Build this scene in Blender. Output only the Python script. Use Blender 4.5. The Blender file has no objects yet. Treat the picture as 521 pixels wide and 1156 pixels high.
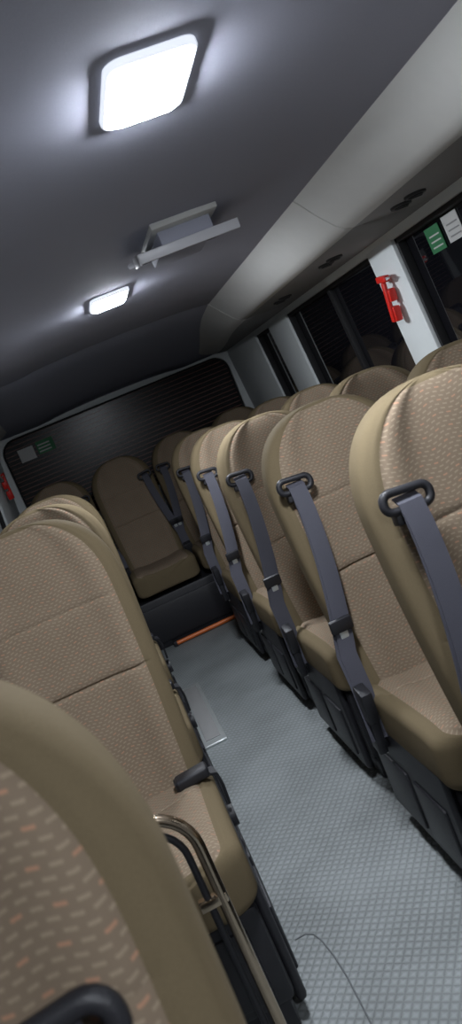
import bpy, bmesh, math
from mathutils import Vector, Matrix
S=bpy.context.scene
try:
    S.view_settings.view_transform='Standard'
    S.view_settings.look='None'
except Exception as e: print(e)
S.view_settings.exposure=0.0

# ---------------------------------------------------------------- materials
def srgb(r,g,b):
    f=lambda c:(c/255/12.92) if c/255<=.04045 else ((c/255+.055)/1.055)**2.4
    return (f(r),f(g),f(b),1)
def mat(name,col,rough=.6,metal=0,spec=.5,noise=0,nscale=60,bump=0,bscale=200,emit=None,estr=0):
    m=bpy.data.materials.new(name); m.use_nodes=True
    nt=m.node_tree; b=nt.nodes['Principled BSDF']
    b.inputs['Base Color'].default_value=col
    b.inputs['Roughness'].default_value=rough
    b.inputs['Metallic'].default_value=metal
    b.inputs['Specular IOR Level'].default_value=spec
    tc=nt.nodes.new('ShaderNodeTexCoord')
    if noise>0:
        n=nt.nodes.new('ShaderNodeTexNoise'); n.inputs['Scale'].default_value=nscale
        nt.links.new(tc.outputs['Object'],n.inputs['Vector'])
        mx=nt.nodes.new('ShaderNodeMix'); mx.data_type='RGBA'
        mx.inputs[6].default_value=tuple(c*(1-noise) for c in col[:3])+(1,)
        mx.inputs[7].default_value=tuple(min(1,c*(1+noise)) for c in col[:3])+(1,)
        nt.links.new(n.outputs['Fac'],mx.inputs[0]); nt.links.new(mx.outputs[2],b.inputs['Base Color'])
    if bump>0:
        n=nt.nodes.new('ShaderNodeTexNoise'); n.inputs['Scale'].default_value=bscale
        nt.links.new(tc.outputs['Object'],n.inputs['Vector'])
        bp=nt.nodes.new('ShaderNodeBump'); bp.inputs['Strength'].default_value=bump; bp.inputs['Distance'].default_value=.002
        nt.links.new(n.outputs['Fac'],bp.inputs['Height']); nt.links.new(bp.outputs['Normal'],b.inputs['Normal'])
    if emit:
        b.inputs['Emission Color'].default_value=emit; b.inputs['Emission Strength'].default_value=estr
    return m
M={}
M['ceil']=mat('headliner',srgb(162,164,178),.85,noise=.05,nscale=300,bump=.2,bscale=500,spec=.2)
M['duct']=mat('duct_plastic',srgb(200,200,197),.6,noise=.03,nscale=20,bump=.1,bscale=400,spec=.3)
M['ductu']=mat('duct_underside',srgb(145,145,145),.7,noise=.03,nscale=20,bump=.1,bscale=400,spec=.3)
M['wallp']=mat('wall_plastic',srgb(215,220,220),.5,noise=.02,bump=.1,spec=.4)
M['lowerw']=mat('lower_wall_plastic',srgb(130,130,130),.6,noise=.03,bump=.2)
M['black']=mat('black_plastic',srgb(34,34,38),.45,noise=.08,bump=.3,bscale=600,spec=.4)
M['seal']=mat('rubber_seal',srgb(22,22,24),.7)
M['belt']=mat('belt_webbing',srgb(68,68,77),.6,noise=.1,nscale=500,bump=.5,bscale=900,spec=.3)
M['olive']=mat('seat_side_cloth',srgb(102,90,69),.85,noise=.12,nscale=400,bump=.4,bscale=900,spec=.15)
M['chrome']=mat('chrome_tube',srgb(190,172,150),.2,metal=1)
M['silver']=mat('brushed_metal',srgb(190,195,195),.4,metal=.6,noise=.05)
M['red']=mat('red_plastic',srgb(205,35,25),.4)
M['orange']=mat('orange_rod',srgb(205,105,45),.4)
M['green']=mat('green_print',srgb(35,110,65),.6)
M['white']=mat('white_print',srgb(190,190,188),.6)
M['lamp']=mat('lamp_diffuser',(1,1,1,1),.5,emit=(.88,.93,1,1),estr=275)
M['bezel']=mat('lamp_bezel_glow',srgb(225,225,230),.4,emit=(.82,.88,1,1),estr=.9)  # weak emission added so the rim does not look dark beside the diffuser
M['lampframe']=mat('light_trim',srgb(190,190,195),.4)
M['vent']=mat('vent_dark',srgb(60,60,62),.5)
M['seam']=mat('floor_seam',srgb(95,98,100),.5)
M['screen']=mat('screen_dark',srgb(70,72,80),.25)

def fabric():
    m=bpy.data.materials.new('seat_fabric'); m.use_nodes=True
    nt=m.node_tree; b=nt.nodes['Principled BSDF']; L=nt.links.new
    b.inputs['Roughness'].default_value=.9; b.inputs['Specular IOR Level'].default_value=.15
    uv=nt.nodes.new('ShaderNodeTexCoord'); sp=nt.nodes.new('ShaderNodeSeparateXYZ'); L(uv.outputs['UV'],sp.inputs[0])
    def mt(op,a,bb=None,c=None):
        n=nt.nodes.new('ShaderNodeMath'); n.operation=op
        for i,v in enumerate((a,bb,c)):
            if v is None: continue
            if isinstance(v,(int,float)): n.inputs[i].default_value=v
            else: L(v,n.inputs[i])
        return n.outputs[0]
    x,y=sp.outputs[0],sp.outputs[1]
    wav=mt('MULTIPLY',mt('SINE',mt('MULTIPLY',x,2*math.pi/.078)),.0035)
    yy=mt('ADD',y,wav)
    v=mt('DIVIDE',yy,.0085); row=mt('FLOOR',v); fv=mt('FRACT',v)
    par=mt('MODULO',mt('ABSOLUTE',row),2)
    u=mt('ADD',mt('DIVIDE',x,.015),mt('MULTIPLY',par,.5)); fu=mt('FRACT',mt('ADD',u,100))
    dash=mt('MULTIPLY',mt('LESS_THAN',fu,.58),mt('LESS_THAN',fv,.34))
    r4=mt('LESS_THAN',mt('MODULO',mt('ABSOLUTE',row),3),.5)
    ucell=mt('FLOOR',mt('ADD',u,100)); c2=mt('LESS_THAN',mt('MODULO',ucell,2),.5)
    org=mt('MULTIPLY',mt('MULTIPLY',dash,r4),c2)
    n=nt.nodes.new('ShaderNodeTexNoise'); n.inputs['Scale'].default_value=7; n.inputs['Detail'].default_value=5
    L(uv.outputs['Object'],n.inputs['Vector'])
    mx0=nt.nodes.new('ShaderNodeMix'); mx0.data_type='RGBA'
    mx0.inputs[6].default_value=srgb(108,94,79); mx0.inputs[7].default_value=srgb(130,115,98); L(n.outputs['Fac'],mx0.inputs[0])
    mx=nt.nodes.new('ShaderNodeMix'); mx.data_type='RGBA'
    L(mt('MULTIPLY',dash,.34),mx.inputs[0]); L(mx0.outputs[2],mx.inputs[6]); mx.inputs[7].default_value=srgb(172,157,134)
    mo=nt.nodes.new('ShaderNodeMix'); mo.data_type='RGBA'
    L(mt('MULTIPLY',org,.30),mo.inputs[0]); L(mx.outputs[2],mo.inputs[6]); mo.inputs[7].default_value=srgb(190,110,76)
    L(mo.outputs[2],b.inputs['Base Color'])
    bp=nt.nodes.new('ShaderNodeBump'); bp.inputs['Strength'].default_value=.3; bp.inputs['Distance'].default_value=.001
    L(dash,bp.inputs['Height']); L(bp.outputs['Normal'],b.inputs['Normal'])
    return m
M['fabric']=fabric()
def floor_mat():
    m=bpy.data.materials.new('ribbed_vinyl'); m.use_nodes=True
    nt=m.node_tree; b=nt.nodes['Principled BSDF']; L=nt.links.new
    b.inputs['Roughness'].default_value=.55; b.inputs['Specular IOR Level'].default_value=.35
    tc=nt.nodes.new('ShaderNodeTexCoord'); mp=nt.nodes.new('ShaderNodeMapping')
    mp.inputs['Rotation'].default_value=(0,0,math.radians(35)); L(tc.outputs['Object'],mp.inputs[0])
    w=[]
    for d in 'XY':
        n=nt.nodes.new('ShaderNodeTexWave'); n.bands_direction=d; n.inputs['Scale'].default_value=15
        n.inputs['Distortion'].default_value=0; L(mp.outputs[0],n.inputs[0]); w.append(n.outputs['Fac'])
    mm=nt.nodes.new('ShaderNodeMath'); mm.operation='MINIMUM'; L(w[0],mm.inputs[0]); L(w[1],mm.inputs[1])
    pw=nt.nodes.new('ShaderNodeMath'); pw.operation='POWER'; L(mm.outputs[0],pw.inputs[0]); pw.inputs[1].default_value=.45
    n=nt.nodes.new('ShaderNodeTexNoise'); n.inputs['Scale'].default_value=3; n.inputs['Detail'].default_value=6; L(tc.outputs['Object'],n.inputs[0])
    a=nt.nodes.new('ShaderNodeMath'); a.operation='MULTIPLY_ADD'; L(pw.outputs[0],a.inputs[0]); a.inputs[1].default_value=.42; L(n.outputs['Fac'],a.inputs[2])
    cr=nt.nodes.new('ShaderNodeValToRGB'); L(a.outputs[0],cr.inputs[0])
    cr.color_ramp.elements[0].position=.4; cr.color_ramp.elements[0].color=srgb(101,105,105)
    cr.color_ramp.elements[1].position=1.0; cr.color_ramp.elements[1].color=srgb(137,142,143)
    L(cr.outputs[0],b.inputs['Base Color'])
    bp=nt.nodes.new('ShaderNodeBump'); bp.inputs['Strength'].default_value=.6; bp.inputs['Distance'].default_value=.003
    L(pw.outputs[0],bp.inputs['Height']); L(bp.outputs['Normal'],b.inputs['Normal'])
    return m
M['floor']=floor_mat()
def glass_mat(name,lines=False):
    m=bpy.data.materials.new(name); m.use_nodes=True
    nt=m.node_tree; b=nt.nodes['Principled BSDF']; L=nt.links.new
    b.inputs['Base Color'].default_value=(.006,.006,.008,1); b.inputs['Roughness'].default_value=.02
    b.inputs['IOR'].default_value=2.0
    if lines:
        b.inputs['IOR'].default_value=1.45
        tc=nt.nodes.new('ShaderNodeTexCoord'); sp=nt.nodes.new('ShaderNodeSeparateXYZ'); L(tc.outputs['Object'],sp.inputs[0])
        a=nt.nodes.new('ShaderNodeMath'); a.operation='DIVIDE'; L(sp.outputs[2],a.inputs[0]); a.inputs[1].default_value=.034
        f=nt.nodes.new('ShaderNodeMath'); f.operation='FRACT'; L(a.outputs[0],f.inputs[0])
        l=nt.nodes.new('ShaderNodeMath'); l.operation='LESS_THAN'; L(f.outputs[0],l.inputs[0]); l.inputs[1].default_value=.2
        mx=nt.nodes.new('ShaderNodeMix'); mx.data_type='RGBA'; L(l.outputs[0],mx.inputs[0])
        mx.inputs[6].default_value=(.008,.007,.008,1); mx.inputs[7].default_value=srgb(105,76,68)
        L(mx.outputs[2],b.inputs['Base Color'])
        b.inputs['Roughness'].default_value=.26; b.inputs['Specular IOR Level'].default_value=.35
    return m
M['glass']=glass_mat('night_glass'); M['rglass']=glass_mat('heated_rear_glass',True)

# ---------------------------------------------------------------- helpers
def new_obj(name,me,parent=None):
    o=bpy.data.objects.new(name,me); S.collection.objects.link(o)
    if parent: o.parent=parent
    return o
def empty(name):
    e=bpy.data.objects.new(name,None); S.collection.objects.link(e); return e
def mesh_from(name,verts,faces,mats,fm=None,smooth=False):
    me=bpy.data.meshes.new(name); me.from_pydata([tuple(v) for v in verts],[],faces)
    for m in mats: me.materials.append(m)
    if fm:
        for p,i in zip(me.polygons,fm): p.material_index=i
    bm=bmesh.new(); bm.from_mesh(me)
    bmesh.ops.recalc_face_normals(bm,faces=bm.faces)
    bm.to_mesh(me); bm.free()
    if smooth:
        for p in me.polygons: p.use_smooth=True
        try: me.set_sharp_from_angle(angle=math.radians(38))
        except Exception: pass
    return me
BF=[(0,1,2,3),(4,5,6,7),(0,1,5,4),(1,2,6,5),(2,3,7,6),(3,0,4,7)]
class B:
    def __init__(s): s.bm=bmesh.new(); s.mats=[]
    def mi(s,m):
        if m not in s.mats: s.mats.append(m)
        return s.mats.index(m)
    def add(s,verts,faces,m,bev=0,seg=2,mtx=None):
        b=bmesh.new(); vs=[b.verts.new(v) for v in verts]
        for f in faces: b.faces.new([vs[i] for i in f])
        bmesh.ops.recalc_face_normals(b,faces=b.faces)
        if bev>0:
            ed=[e for e in b.edges if len(e.link_faces)==2 and e.calc_face_angle(0)>.5]
            bmesh.ops.bevel(b,geom=ed,offset=bev,segments=seg,profile=.5,affect='EDGES',clamp_overlap=True)
        if mtx: bmesh.ops.transform(b,matrix=mtx,verts=b.verts)
        idx=s.mi(m)
        for f in b.faces: f.material_index=idx; f.smooth=True
        t=bpy.data.meshes.new('t'); b.to_mesh(t); b.free(); s.bm.from_mesh(t); bpy.data.meshes.remove(t)
    def box(s,x0,x1,y0,y1,z0,z1,m,bev=.004,seg=2,mtx=None):
        s.add([(x0,y0,z0),(x1,y0,z0),(x1,y1,z0),(x0,y1,z0),(x0,y0,z1),(x1,y0,z1),(x1,y1,z1),(x0,y1,z1)],BF,m,bev,seg,mtx)
    def hexa(s,pts,m,bev=0): s.add(pts,BF,m,bev)
    def tube(s,pts,r,m,n=10,closed=False):
        pts=[Vector(p) for p in pts]; N=len(pts); V=[];F=[]
        up=None
        for i,p in enumerate(pts):
            if closed: t=(pts[(i+1)%N]-pts[i-1]).normalized()
            else: t=(pts[min(i+1,N-1)]-pts[max(i-1,0)]).normalized()
            if up is None:
                up=Vector((0,0,1)) if abs(t.z)<.9 else Vector((0,1,0))
            a=(up-t*up.dot(t)).normalized(); up=a; c=t.cross(a)
            for k in range(n):
                th=2*math.pi*k/n; V.append(p+(a*math.cos(th)+c*math.sin(th))*r)
        for i in range(N if closed else N-1):
            j=(i+1)%N
            for k in range(n): F.append((i*n+k,i*n+(k+1)%n,j*n+(k+1)%n,j*n+k))
        if not closed: F.append(tuple(range(n))); F.append(tuple((N-1)*n+k for k in range(n)))
        s.add(V,F,m)
    def strap(s,pts,w,th,m,wd=(1,0,0)):
        pts=[Vector(p) for p in pts]; wd0=Vector(wd); V=[];F=[]
        N=len(pts)
        for i,p in enumerate(pts):
            t=(pts[min(i+1,N-1)]-pts[max(i-1,0)]).normalized()
            wv=(wd0-t*wd0.dot(t)).normalized(); n=t.cross(wv)
            for a,b_ in ((-1,-1),(1,-1),(1,1),(-1,1)): V.append(p+wv*a*w/2+n*b_*th/2)
        for i in range(N-1):
            for k in range(4): F.append((i*4+k,i*4+(k+1)%4,(i+1)*4+(k+1)%4,(i+1)*4+k))
        F.append((0,1,2,3)); F.append(tuple((N-1)*4+k for k in range(4)))
        s.add(V,F,m)
    def disc(s,c,r,h,m,axis='Z',n=24):
        V=[]
        for z in (-h/2,h/2):
            for k in range(n):
                a=2*math.pi*k/n; V.append(Vector((r*math.cos(a),r*math.sin(a),z)))
        F=[tuple(range(n)),tuple(range(n,2*n))]+[(k,(k+1)%n,n+(k+1)%n,n+k) for k in range(n)]
        R=Matrix.Rotation(math.pi/2,4,'X') if axis=='Y' else (Matrix.Rotation(math.pi/2,4,'Y') if axis=='X' else Matrix.Identity(4))
        s.add(V,F,m,bev=min(.002,h/4),mtx=Matrix.Translation(c)@R)
    def mesh(s,name):
        me=bpy.data.meshes.new(name); s.bm.to_mesh(me); s.bm.free()
        for m in s.mats: me.materials.append(m)
        try: me.set_sharp_from_angle(angle=math.radians(40))
        except Exception: pass
        return me
    def obj(s,name,parent=None): return new_obj(name,s.mesh(name),parent)

# ---------------------------------------------------------------- room shell
XC=.43
Y0,Y1=-1.6,5.9
xw=lambda z:1.52-.075*z
def wx(side,z,off=0):
    x=xw(z)+off
    return x if side>0 else 2*XC-x
def wallprism(b,side,y0,y1,z0,z1,m,i0=0,i1=.05,bev=.006):
    P=[]
    for z in (z0,z1):
        P+= [(wx(side,z,i0),y0,z),(wx(side,z,i1),y0,z),(wx(side,z,i1),y1,z),(wx(side,z,i0),y1,z)]
    b.hexa(P,m,bev)
WINS=[(-1.2,.55),(.85,2.72),(2.96,4.22),(4.62,4.98)]
for side,nm in ((1,'wall_right'),(-1,'wall_left')):
    b=B()
    wallprism(b,side,Y0,Y1,0,.92,M['lowerw'],0,.06)
    wallprism(b,side,Y0,Y1,.90,.98,M['wallp'],-.015,.06,.01)
    wallprism(b,side,Y0,Y1,1.655,1.95,M['wallp'],0,.06)
    ys=[Y0]+[v for w in WINS for v in w]+[Y1]
    for i in range(0,len(ys),2): wallprism(b,side,ys[i],ys[i+1],.95,1.67,M['wallp'],-.004,.06,.012)
    b.obj(nm)
k=1
for side in (1,-1):
    for (a,c) in WINS:
        b=B()
        wallprism(b,side,a-.02,c+.02,.94,1.68,M['glass'],.045,.052,0)
        for (ya,yb,za,zb) in ((a,a+.018,.98,1.655),(c-.018,c,.98,1.655),(a,c,.98,1.0),(a,c,1.637,1.655)):
            wallprism(b,side,ya,yb,za,zb,M['seal'],.012,.046,.002)
        if c-a>1.0:
            mid=3.54 if 2.9<a<3.2 else (a+c)/2
            wallprism(b,side,mid-.018,mid+.018,.98,1.655,M['seal'],.02,.046,.002)
        b.obj('window_%d'%k); k+=1
def rrect(x0,x1,z0,z1,r,n=8):
    P=[]
    for cx,cz,a0 in ((x1-r,z1-r,0),(x0+r,z1-r,90),(x0+r,z0+r,180),(x1-r,z0+r,270)):
        for i in range(n+1):
            a=math.radians(a0+90*i/n); P.append((cx+r*math.cos(a),cz+r*math.sin(a)))
    return P
RX0,RX1,RZ0,RZ1=-.51,1.37,.93,1.685
inner=rrect(RX0,RX1,RZ0,RZ1,.12); lip=rrect(RX0-.03,RX1+.03,RZ0-.03,RZ1+.03,.14); outer=rrect(-.70,1.56,-.02,2.0,.01)
V=[];F=[];n=len(inner)
for pts,y in ((inner,Y1+.06),(inner,Y1+.012),(lip,Y1),(outer,Y1)):
    for (x,z) in pts: V.append((x,y,z))
for s_ in range(3):
    for i in range(n): F.append((s_*n+i,s_*n+(i+1)%n,(s_+1)*n+(i+1)%n,(s_+1)*n+i))
me=mesh_from('wall_rear',V,F,[M['wallp']],smooth=True); new_obj('wall_rear',me)
b=B(); b.box(RX0-.05,RX1+.05,Y1+.05,Y1+.058,RZ0-.05,RZ1+.05,M['rglass'],0)
sl=rrect(RX0+.006,RX1-.006,RZ0+.006,RZ1-.006,.115)
b.tube([(x,Y1+.044,z) for x,z in sl],.009,M['seal'],8,True)
b.obj('window_rear')
b=B(); b.box(-.75,1.6,Y0-.06,Y0,-.02,2.0,M['lowerw'],0); b.obj('wall_front')
b=B(); b.box(-.75,1.62,Y0-.05,Y1+.1,-.05,0,M['floor'],0); b.obj('floor')
half=[(0,1.862),(.12,1.861),(.25,1.858),(.36,1.854),(.45,1.848),(.52,1.84),(.60,1.835),(1.06,1.84)]
sec=[(XC-dx,z) for dx,z in reversed(half)][:-1]+[(XC+dx,z) for dx,z in half]
ysn=[Y0,-.5,.5,1.5,2.5,3.5,3.98,4.0,4.02,4.4,4.8,5.2,5.5,5.7,Y1]
def drop(y):
    if abs(y-4.0)<.001: return -.006
    if y<=4.0: return 0
    t=(y-4.0)/(Y1-4.0); return .135*t**1.5
V=[];F=[]
for y in ysn:
    for (x,z) in sec: V.append((x,y,z-drop(y)))
n=len(sec)
for i in range(len(ysn)-1):
    for j in range(n-1): F.append((i*n+j,i*n+j+1,(i+1)*n+j+1,(i+1)*n+j))
me=mesh_from('ceiling',V,F,[M['ceil']],smooth=True); c=new_obj('ceiling',me)
sm=c.modifiers.new('s','SOLIDIFY'); sm.thickness=.02; sm.offset=1
for side,nm in ((1,'overhead_air_duct'),(-1,'overhead_air_duct.001')):
    prof=[(.52,1.842),(.535,1.825),(.58,1.77),(.625,1.722),(.65,1.704),(.68,1.696),(.98,1.688),(1.0,1.75),(1.0,1.90),(.52,1.90)]
    prof2=[(.70,1.725),(.71,1.722),(.76,1.716),(.82,1.708),(.86,1.703),(.88,1.700),(.98,1.690),(1.0,1.72),(1.0,1.80),(.70,1.80)]
    if side<0:
        prof=[(1-(1-dx)*.45,z) for dx,z in prof]; prof2=[(1-(1-dx)*.6,z) for dx,z in prof2]
    st=[]
    for y in (Y0,.9,.905,.91,2.36,2.365,2.37,3.985,3.99,3.995):
        o=.006 if y in (.905,2.365,3.99) else 0
        st.append((y,[(dx+o,z+o*.5) for dx,z in prof]))
    for i in range(1,8):
        t=i/7; e=t*t*(3-2*t)
        st.append((3.995+(Y1-3.995)*t,[(p[0]*(1-e)+q[0]*e,p[1]*(1-e)+q[1]*e) for p,q in zip(prof,prof2)]))
    V=[];F=[];n=len(prof)
    for y,pp in st:
        for dx,z in pp: V.append((XC+side*dx,y,z))
    for i in range(len(st)-1):
        for j in range(n): F.append((i*n+j,i*n+(j+1)%n,(i+1)*n+(j+1)%n,(i+1)*n+j))
    F.append(tuple(range(n))); F.append(tuple((len(st)-1)*n+j for j in range(n)))
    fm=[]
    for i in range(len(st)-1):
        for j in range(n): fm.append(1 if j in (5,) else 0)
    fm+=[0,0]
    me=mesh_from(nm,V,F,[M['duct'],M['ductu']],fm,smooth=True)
    e=empty(nm); new_obj('duct_body',me,e)
    b=B()
    for y in (-.3,.7,1.5,2.2,2.93,3.66):
        for dy in (-.05,.05):
            cx=XC+side*(.80 if side>0 else .89); cz=1.6905
            b.disc((cx,y+dy,cz),.034,.010,M['vent']); b.disc((cx,y+dy,cz-.003),.024,.010,M['black'])
            b.box(cx-.022,cx+.022,y+dy-.003,y+dy+.003,cz-.010,cz-.004,M['vent'],.001)
    b.obj('air_nozzles',e)

# ---------------------------------------------------------------- ceiling lamps
for i,y in enumerate((-.45,1.255,2.92)):  # first one is unseen behind the camera, added to brighten the near seats
    e=empty('ceiling_lamp' if i==0 else 'ceiling_lamp.%03d'%i)
    x=.352; z=1.858
    b=B(); o=rrect(x-.076,x+.076,y-.110,y+.110,.026,5); q0=rrect(x-.073,x+.073,y-.107,y+.107,.024,5); q=rrect(x-.066,x+.066,y-.099,y+.099,.020,5); n=len(o)
    V=[(a,c,z+.01) for a,c in o]+[(a,c,z-.005) for a,c in o]+[(a,c,z-.009) for a,c in q0]+[(a,c,z-.010) for a,c in q]+[(a,c,z+.01) for a,c in q]
    F=[(s_*n+i2,s_*n+(i2+1)%n,((s_+1)%5)*n+(i2+1)%n,((s_+1)%5)*n+i2) for s_ in range(5) for i2 in range(n)]
    b.add(V,F,M['bezel']); b.obj('bezel',e)
    b=B(); q1=rrect(x-.067,x+.067,y-.100,y+.100,.020,5); q2=rrect(x-.058,x+.058,y-.090,y+.090,.018,5); q3=rrect(x-.04,x+.04,y-.07,y+.07,.012,5)
    V=[(a,c,z+.005) for a,c in q1]+[(a,c,z-.010) for a,c in q1]+[(a,c,z-.016) for a,c in q2]+[(a,c,z-.018) for a,c in q3]
    F=[(s_*n+i2,s_*n+(i2+1)%n,(s_+1)*n+(i2+1)%n,(s_+1)*n+i2) for s_ in range(3) for i2 in range(n)]+[tuple(3*n+i2 for i2 in range(n))]
    b.add(V,F,M['lamp']); b.obj('diffuser',e)

# ---------------------------------------------------------------- flip-down monitor on ceiling
e=empty('flip_down_monitor')
b=B()
b.box(.44,.64,2.10,2.40,1.844,1.864,M['duct'],.006)
b.box(.46,.62,2.14,2.38,1.80,1.847,M['ceil'],.006); b.obj('mount',e)
b=B(); R=Matrix.Translation((.55,2.20,1.806))@Matrix.Rotation(math.radians(9),4,'X')
b.box(-.165,.135,-.06,.18,-.010,.006,M['ceil'],.005,mtx=R)
b.box(-.170,.140,-.070,-.056,-.018,.010,M['lampframe'],.003,mtx=R)
b.box(-.170,-.162,-.07,.02,-.022,.010,M['lampframe'],.003,mtx=R)
b.box(-.15,.12,-.03,.16,-.012,-.009,M['screen'],.001,mtx=R)
b.obj('folded_screen',e)

# ---------------------------------------------------------------- seat
def pad(length,hwf,hd,t0,ex,tdf,seams,crown=.012,fabw=.88,capfab=.955):
    ts=[t0*i/34 for i in range(34)]+[t0+(1-t0)*math.sin(math.pi/2*i/22) for i in range(23)]
    for s_,_g in seams: ts+=[s_-.008,s_-.003,s_,s_+.003,s_+.008]
    ts=sorted(set(round(t,5) for t in ts))
    NF,NC=40,6
    V=[];UV=[]
    for t in ts:
        f=1 if t<=t0 else max(0,1-((t-t0)/(1-t0))**ex)**(1/ex)
        fd=1 if t<t0 else max(0,1-((t-t0)/(1-t0))**5)**(1/5)
        hw=max(.004,hwf(t)*f); d=max(.003,hd*tdf(t)*fd)
        if t<.03: d*= .75+.25*(t/.03)
        rc=min(.03,hw*.45,d*.7)
        g=sum(math.exp(-((t-s_)/.005)**2)*_g for s_,_g in seams)*.007
        ring=[]
        for i in range(NF+1):
            u=-1+2*i/NF; x=u*(hw-rc)
            bol=math.exp(-((abs(u)-.80)/.22)**2)*crown - (1-u*u)*crown*.3
            sg=.006*math.exp(-((abs(u)-fabw)/.03)**2)
            y=-d-bol*min(1,f)+g*(1 if abs(u)<fabw else .3)+sg
            ring.append((x,y))
        for c,(cx,cy,a0) in enumerate(((hw-rc,-d+rc,-90),(hw-rc,d-rc,0))):
            for i in range(1,NC+1):
                a=math.radians(a0+90*i/NC); ring.append((cx+rc*math.cos(a),cy+rc*math.sin(a)))
        for i in range(1,9):
            ring.append((hw-rc-(2*(hw-rc))*i/9,d))
        for c,(cx,cy,a0) in enumerate(((-hw+rc,d-rc,90),(-hw+rc,-d+rc,180))):
            for i in range(0,NC+(0 if c else 1)):
                a=math.radians(a0+90*i/NC); ring.append((cx+rc*math.cos(a),cy+rc*math.sin(a)))
        n=len(ring)
        for (x,y) in ring: V.append((x,y,t*length)); UV.append((x,t*length))
    F=[];MI=[]
    R=len(ts)
    for r in range(R-1):
        for j in range(n):
            F.append((r*n+j,r*n+(j+1)%n,(r+1)*n+(j+1)%n,(r+1)*n+j))
            u0=-1+2*j/NF;u1=-1+2*(j+1)/NF
            MI.append(0 if (j<NF and max(abs(u0),abs(u1))<=fabw+.001 and ts[r]<capfab) else 1)
    F.append(tuple(range(n))); MI.append(1)
    F.append(tuple((R-1)*n+j for j in range(n))); MI.append(1)
    return V,F,MI,UV
def padmesh(name,V,F,MI,UV,fn):
    me=bpy.data.meshes.new(name); me.from_pydata([fn(*v) for v in V],[],F)
    me.materials.append(M['fabric']); me.materials.append(M['olive'])
    for p,i in zip(me.polygons,MI): p.material_index=i; p.use_smooth=True
    uvl=me.uv_layers.new(name='UVMap')
    for l in me.loops: uvl.data[l.index].uv=UV[l.vertex_index]
    bm=bmesh.new(); bm.from_mesh(me); bmesh.ops.recalc_face_normals(bm,faces=bm.faces); bm.to_mesh(me); bm.free()
    return me
BL=.845; Z0=.40; REC=math.tan(math.radians(12)); GZ=1.06
def hwb(t): return .203+.022*math.sin(min(1,t/.7)*math.pi/2)
V,F,MI,UV=pad(BL,hwb,.055,.72,2.4,lambda t:1.05-.25*t,[(.46,1),(.70,.35)],crown=.014,fabw=.95,capfab=.988)
def backfn(x,y,z):
    w=z+Z0
    return (x, y+.075+(w-GZ)*REC + .012*math.sin(z/BL*math.pi), w)
ME_back=padmesh('seat_back',V,F,MI,UV,backfn)
V,F,MI,UV=pad(.47,lambda t:.222,.068,.86,3.0,lambda t:1.0+.1*math.sin(t*math.pi),[(.30,.6)],crown=.010,fabw=.95)
def cushfn(x,y,h):
    dz=-.02*max(0,(h/.47-.75)/.25)**2
    return (x, -.07-h, .405-y + .02*(h/.47) + dz)
ME_cush=padmesh('seat_cushion',V,F,MI,UV,cushfn)
b=B()
b.box(-.185,.185,-.48,.06,.0,.10,M['black'],.01)
b.box(-.20,.20,-.50,.02,.09,.335,M['black'],.015)
for sx in (-1,1):
    xa,xb=sorted((sx*.197,sx*.222))
    b.box(xa,xb,-.47,.05,.05,.38,M['black'],.012,3)
    xa,xb=sorted((sx*.219,sx*.229))
    b.box(xa,xb,-.42,-.24,.09,.26,M['black'],.006)
    b.box(xa,xb,-.20,-.02,.09,.26,M['black'],.006)
    b.disc((sx*.228,-.10,.33),.03,.02,M['black'],'X')
b.box(-.16,.16,-.508,-.495,.12,.30,M['black'],.005)
b.box(-.17,.17,.02,.07,.30,.42,M['black'],.01)
ME_base=b.mesh('base')
def fronty(z): return .075+(z-GZ)*REC-.062
def belt_mesh(sg,gz=1.06,gxo=0):
    b=B(); gx=sg*(.162+gxo)
    cy=fronty(gz)-.018; T=Matrix.Translation((gx,cy,gz))@Matrix.Rotation(math.radians(-8),4,'X')@Matrix.Rotation(math.radians(-sg*6),4,'Y')
    pts=rrect(-.046,.046,-.018,.018,.016,5)
    b.tube([T@Vector((x,0,z)) for x,z in pts],.0085,M['black'],10,True)
    b.box(-.03,.03,-.0,.03,-.045,-.012,M['black'],.006,mtx=T)
    def run(off,dx):
        P=[(gx,cy+.012,gz+.006),(gx,cy-.012,gz-.004)]
        for i in range(1,13):
            t=i/12; z=gz-.004-(gz-.60)*t
            P.append((gx+sg*(.075*t**1.6)+dx*t,fronty(z)-.026-off-.012*math.sin(t*math.pi),z))
        P.append((sg*.240+dx,fronty(.5)-.04,.50)); P.append((sg*.245,fronty(.40)-.03,.36))
        return P
    b.strap(run(0,0),.047,.003,M['belt'])
    b.strap(run(.006,-sg*.008),.047,.003,M['belt'])
    z=.68; y=fronty(z)-.05
    R=Matrix.Translation((gx+sg*.055,y,z))@Matrix.Rotation(math.radians(12),4,'X')
    b.box(-.032,.032,-.008,.008,-.02,.02,M['black'],.005,mtx=R)
    b.box(-.012,.012,-.004,.004,-.055,-.015,M['silver'],.002,mtx=R)
    R=Matrix.Translation((sg*.245,fronty(.46)-.05,.47))@Matrix.Rotation(math.radians(14),4,'X')
    b.box(-.017,.017,-.03,.03,-.05,.05,M['black'],.008,mtx=R)
    b.box(-.014,.014,-.024,.024,-.16,-.05,M['black'],.006,mtx=R)
    b.box(sg*.232-.002,sg*.232+.002,-.13,-.10,.30,.36,M['white'],.0005)
    return b.mesh('seat_belt')
def buckle_mesh(sg):
    b=B()
    b.strap([(sg*.235,-.12,.38),(sg*.238,-.13,.44),(sg*.232,-.145,.485),(sg*.20,-.155,.497)],.03,.008,M['black'],(0,1,0))
    R=Matrix.Translation((sg*.175,-.158,.502))@Matrix.Rotation(math.radians(86),4,'Y')
    b.box(-.015,.015,-.024,.024,-.045,.045,M['black'],.008,3,mtx=R)
    b.box(-.010,.010,-.018,.018,-.048,-.044,M['seal'],.001,mtx=R)
    return b.mesh('buckle')
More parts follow.
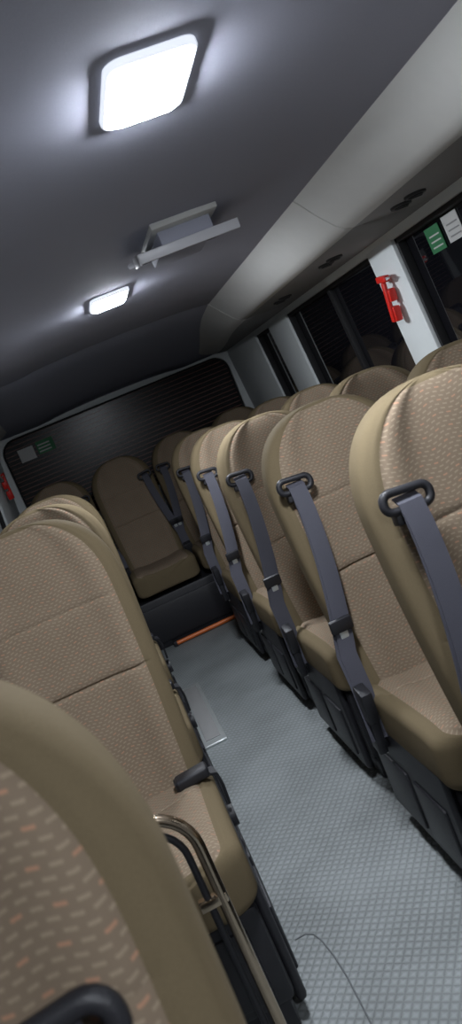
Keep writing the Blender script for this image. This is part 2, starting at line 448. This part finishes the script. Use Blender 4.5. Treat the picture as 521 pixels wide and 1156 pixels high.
ME_belt={s_:belt_mesh(s_) for s_ in (-1,1)}
ME_belt_low=belt_mesh(1,1.003,-.042)
ME_buck={s_:buckle_mesh(s_) for s_ in (-1,1)}
cnt=[0]
def seatparts(e,x,y,belt,buckle,base,z=0,pre=''):
    off=(x,y,z)
    L=[('backrest',ME_back),('cushion',ME_cush)]
    if base: L.append(('base',ME_base))
    if belt: L.append(('seat_belt',belt))
    if buckle: L.append(('buckle',ME_buck[buckle]))
    for n_,me in L: new_obj(pre+n_,me,e).location=off
def seat(x,y,belt,buckle=None,bz=0):
    e=empty('passenger_seat' if cnt[0]==0 else 'passenger_seat.%03d'%cnt[0]); cnt[0]+=1
    e.location=(x,y,0); seatparts(e,0,0,belt,buckle,True)
    if bz:
        for c in e.children:
            if c.name.startswith(('backrest','seat_belt')): c.location.z=bz
for y in (1.28,2.01,2.75,3.48,4.25):
    seat(.685,y,ME_belt[-1]); seat(1.155,y,ME_belt[1])
seat(-.262,.455,ME_belt_low,bz=.028)
for y in (2.01,2.75,3.48): seat(-.226,y,ME_belt[-1] if y>2.2 else None,1)
e=empty('rear_bench_seat')
for i,x in enumerate((-.25,.215,.68,1.145)):
    seatparts(e,x,5.36,ME_belt[1 if x<.6 else -1],None,False,.02,'place_%d_'%(i+1))
b=B(); b.box(-.50,1.38,4.86,5.50,.0,.33,M['black'],.012); b.box(-.49,1.37,4.85,4.87,.04,.28,M['black'],.006)
b.obj('bench_base',e)

# ---------------------------------------------------------------- floor items
b=B(); b.tube([(.08,4.80,.018),(.2,4.80,.018),(.4,4.80,.018),(.58,4.80,.018)],.014,M['orange'],12)
for x in (.09,.56): b.box(x-.012,x+.012,4.785,4.85,.0,.036,M['black'],.003)
b.obj('orange_step_bar')
b=B(); b.box(.0,.105,3.12,3.95,0,.012,M['silver'],.004,3); b.box(.015,.085,3.17,3.90,.012,.016,M['lowerw'],.001)
b.obj('floor_track_cover')
b=B(); P=[(.02,1.80,.001),(.05,1.80,.001),(.068,1.785,.001),(.08,1.75,.001),(.09,1.68,.001),(.095,1.6,.001),(.095,1.3,.001),(.095,.9,.001)]
b.tube(P,.0022,M['seam'],8); b.obj('trim_1')
b=B()
def hoop(x0,x1,y,z,r):
    P=[(x0,y,0.0)]+[(x0,y,.1*i) for i in range(1,int((z-r)*10))]
    for i in range(9):
        a=math.radians(90*i/8); P.append((x0-r+r*math.cos(a),y,z-r+r*math.sin(a)))
    P+= [(x0-r-.1,y,z),(x1,y,z)]
    return P
b.tube(hoop(-.070,-.5,1.32,.71,.09),.0115,M['chrome'],14)
b.tube(hoop(-.095,-.5,1.32,.685,.075),.007,M['black'],14)
b.disc((-.070,1.32,.006),.035,.012,M['chrome']); b.box(-.115,-.06,1.31,1.33,.50,.52,M['chrome'],.003)
b.obj('grab_rail')

# ---------------------------------------------------------------- wall items
def hammer(side,y,z,nm):
    b=B(); x=wx(side,z,-.045)
    R=Matrix.Translation((x,y,z))@Matrix.Rotation(math.radians(8),4,'X')
    b.box(-.008,.008,-.012,.012,-.12,.04,M['red'],.006,3,mtx=R)
    b.box(-.012,.012,-.045,.035,.04,.066,M['red'],.006,3,mtx=R)
    b.add([R@Vector(v) for v in ((-.006,-.045,.046),(.006,-.045,.046),(.006,-.045,.058),(-.006,-.045,.058),(0,-.067,.052))],[(0,1,2,3),(0,1,4),(1,2,4),(2,3,4),(3,0,4)],M['silver'])
    b.box(min(0,side*.03),max(0,side*.03),-.026,.026,-.04,.01,M['red'],.005,mtx=R)
    b.box(min(0,side*.03),max(0,side*.03),-.022,.022,-.12,-.06,M['red'],.005,mtx=R)
    b.obj(nm)
hammer(1,2.84,1.49,'emergency_hammer'); hammer(-1,5.35,1.40,'emergency_hammer.001')
b=B()
for (y,z,m1) in ((2.50,1.58,'green'),(2.37,1.585,'white')):
    P=[]
    for zz in (z-.045,z+.045):
        xx=wx(1,zz,.041); P+=[(xx-.001,y-.05,zz),(xx+.001,y-.05,zz),(xx+.001,y+.05,zz),(xx-.001,y+.05,zz)]
    b.hexa(P,M[m1])
    for q in range(3):
        za=z-.03+q*.02; xx=wx(1,za,.0385)
        b.box(xx-.0005,xx+.0005,y-.04,y+.03,za,za+.005,M['white' if m1=='green' else 'lowerw'],0)
b.obj('window_sticker')
b=B(); yy=Y1+.046
b.box(-.40,-.28,yy,yy+.002,1.49,1.59,M['white'],0); b.box(-.255,-.12,yy,yy+.002,1.50,1.60,M['green'],0)
for q in range(3): b.box(-.245,-.15,yy-.001,yy,1.515+q*.025,1.525+q*.025,M['white'],0)
b.obj('window_sticker.001')

# ---------------------------------------------------------------- world + camera
w=bpy.data.worlds.new('night'); S.world=w; w.use_nodes=True
w.node_tree.nodes['Background'].inputs[0].default_value=(.02,.025,.04,1); w.node_tree.nodes['Background'].inputs[1].default_value=.3
f=850; VP=(92,518); roll=math.radians(22.7)
Y=Vector((VP[0]-260.5,VP[1]-578,f)).normalized()
Rr=Vector((math.cos(roll),-math.sin(roll),0)); Rr=(Rr-Y*Rr.dot(Y)).normalized()
U=Rr.cross(Y); 
if U.y>0: U=-U
cx=Vector((Rr.x,Y.x,U.x)); cdown=Vector((Rr.y,Y.y,U.y)); cf=Vector((Rr.z,Y.z,U.z))
m=Matrix((cx,-cdown,-cf)).transposed().to_4x4(); m.translation=(.02,0,1.35)
cam=bpy.data.cameras.new('camera'); co=bpy.data.objects.new('camera',cam); S.collection.objects.link(co)
co.matrix_world=m
cam.sensor_fit='VERTICAL'; cam.sensor_height=36; cam.lens=36*f/1156; cam.clip_start=.02
cam.dof.use_dof=True; cam.dof.focus_distance=2.6; cam.dof.aperture_fstop=6.5
S.camera=co
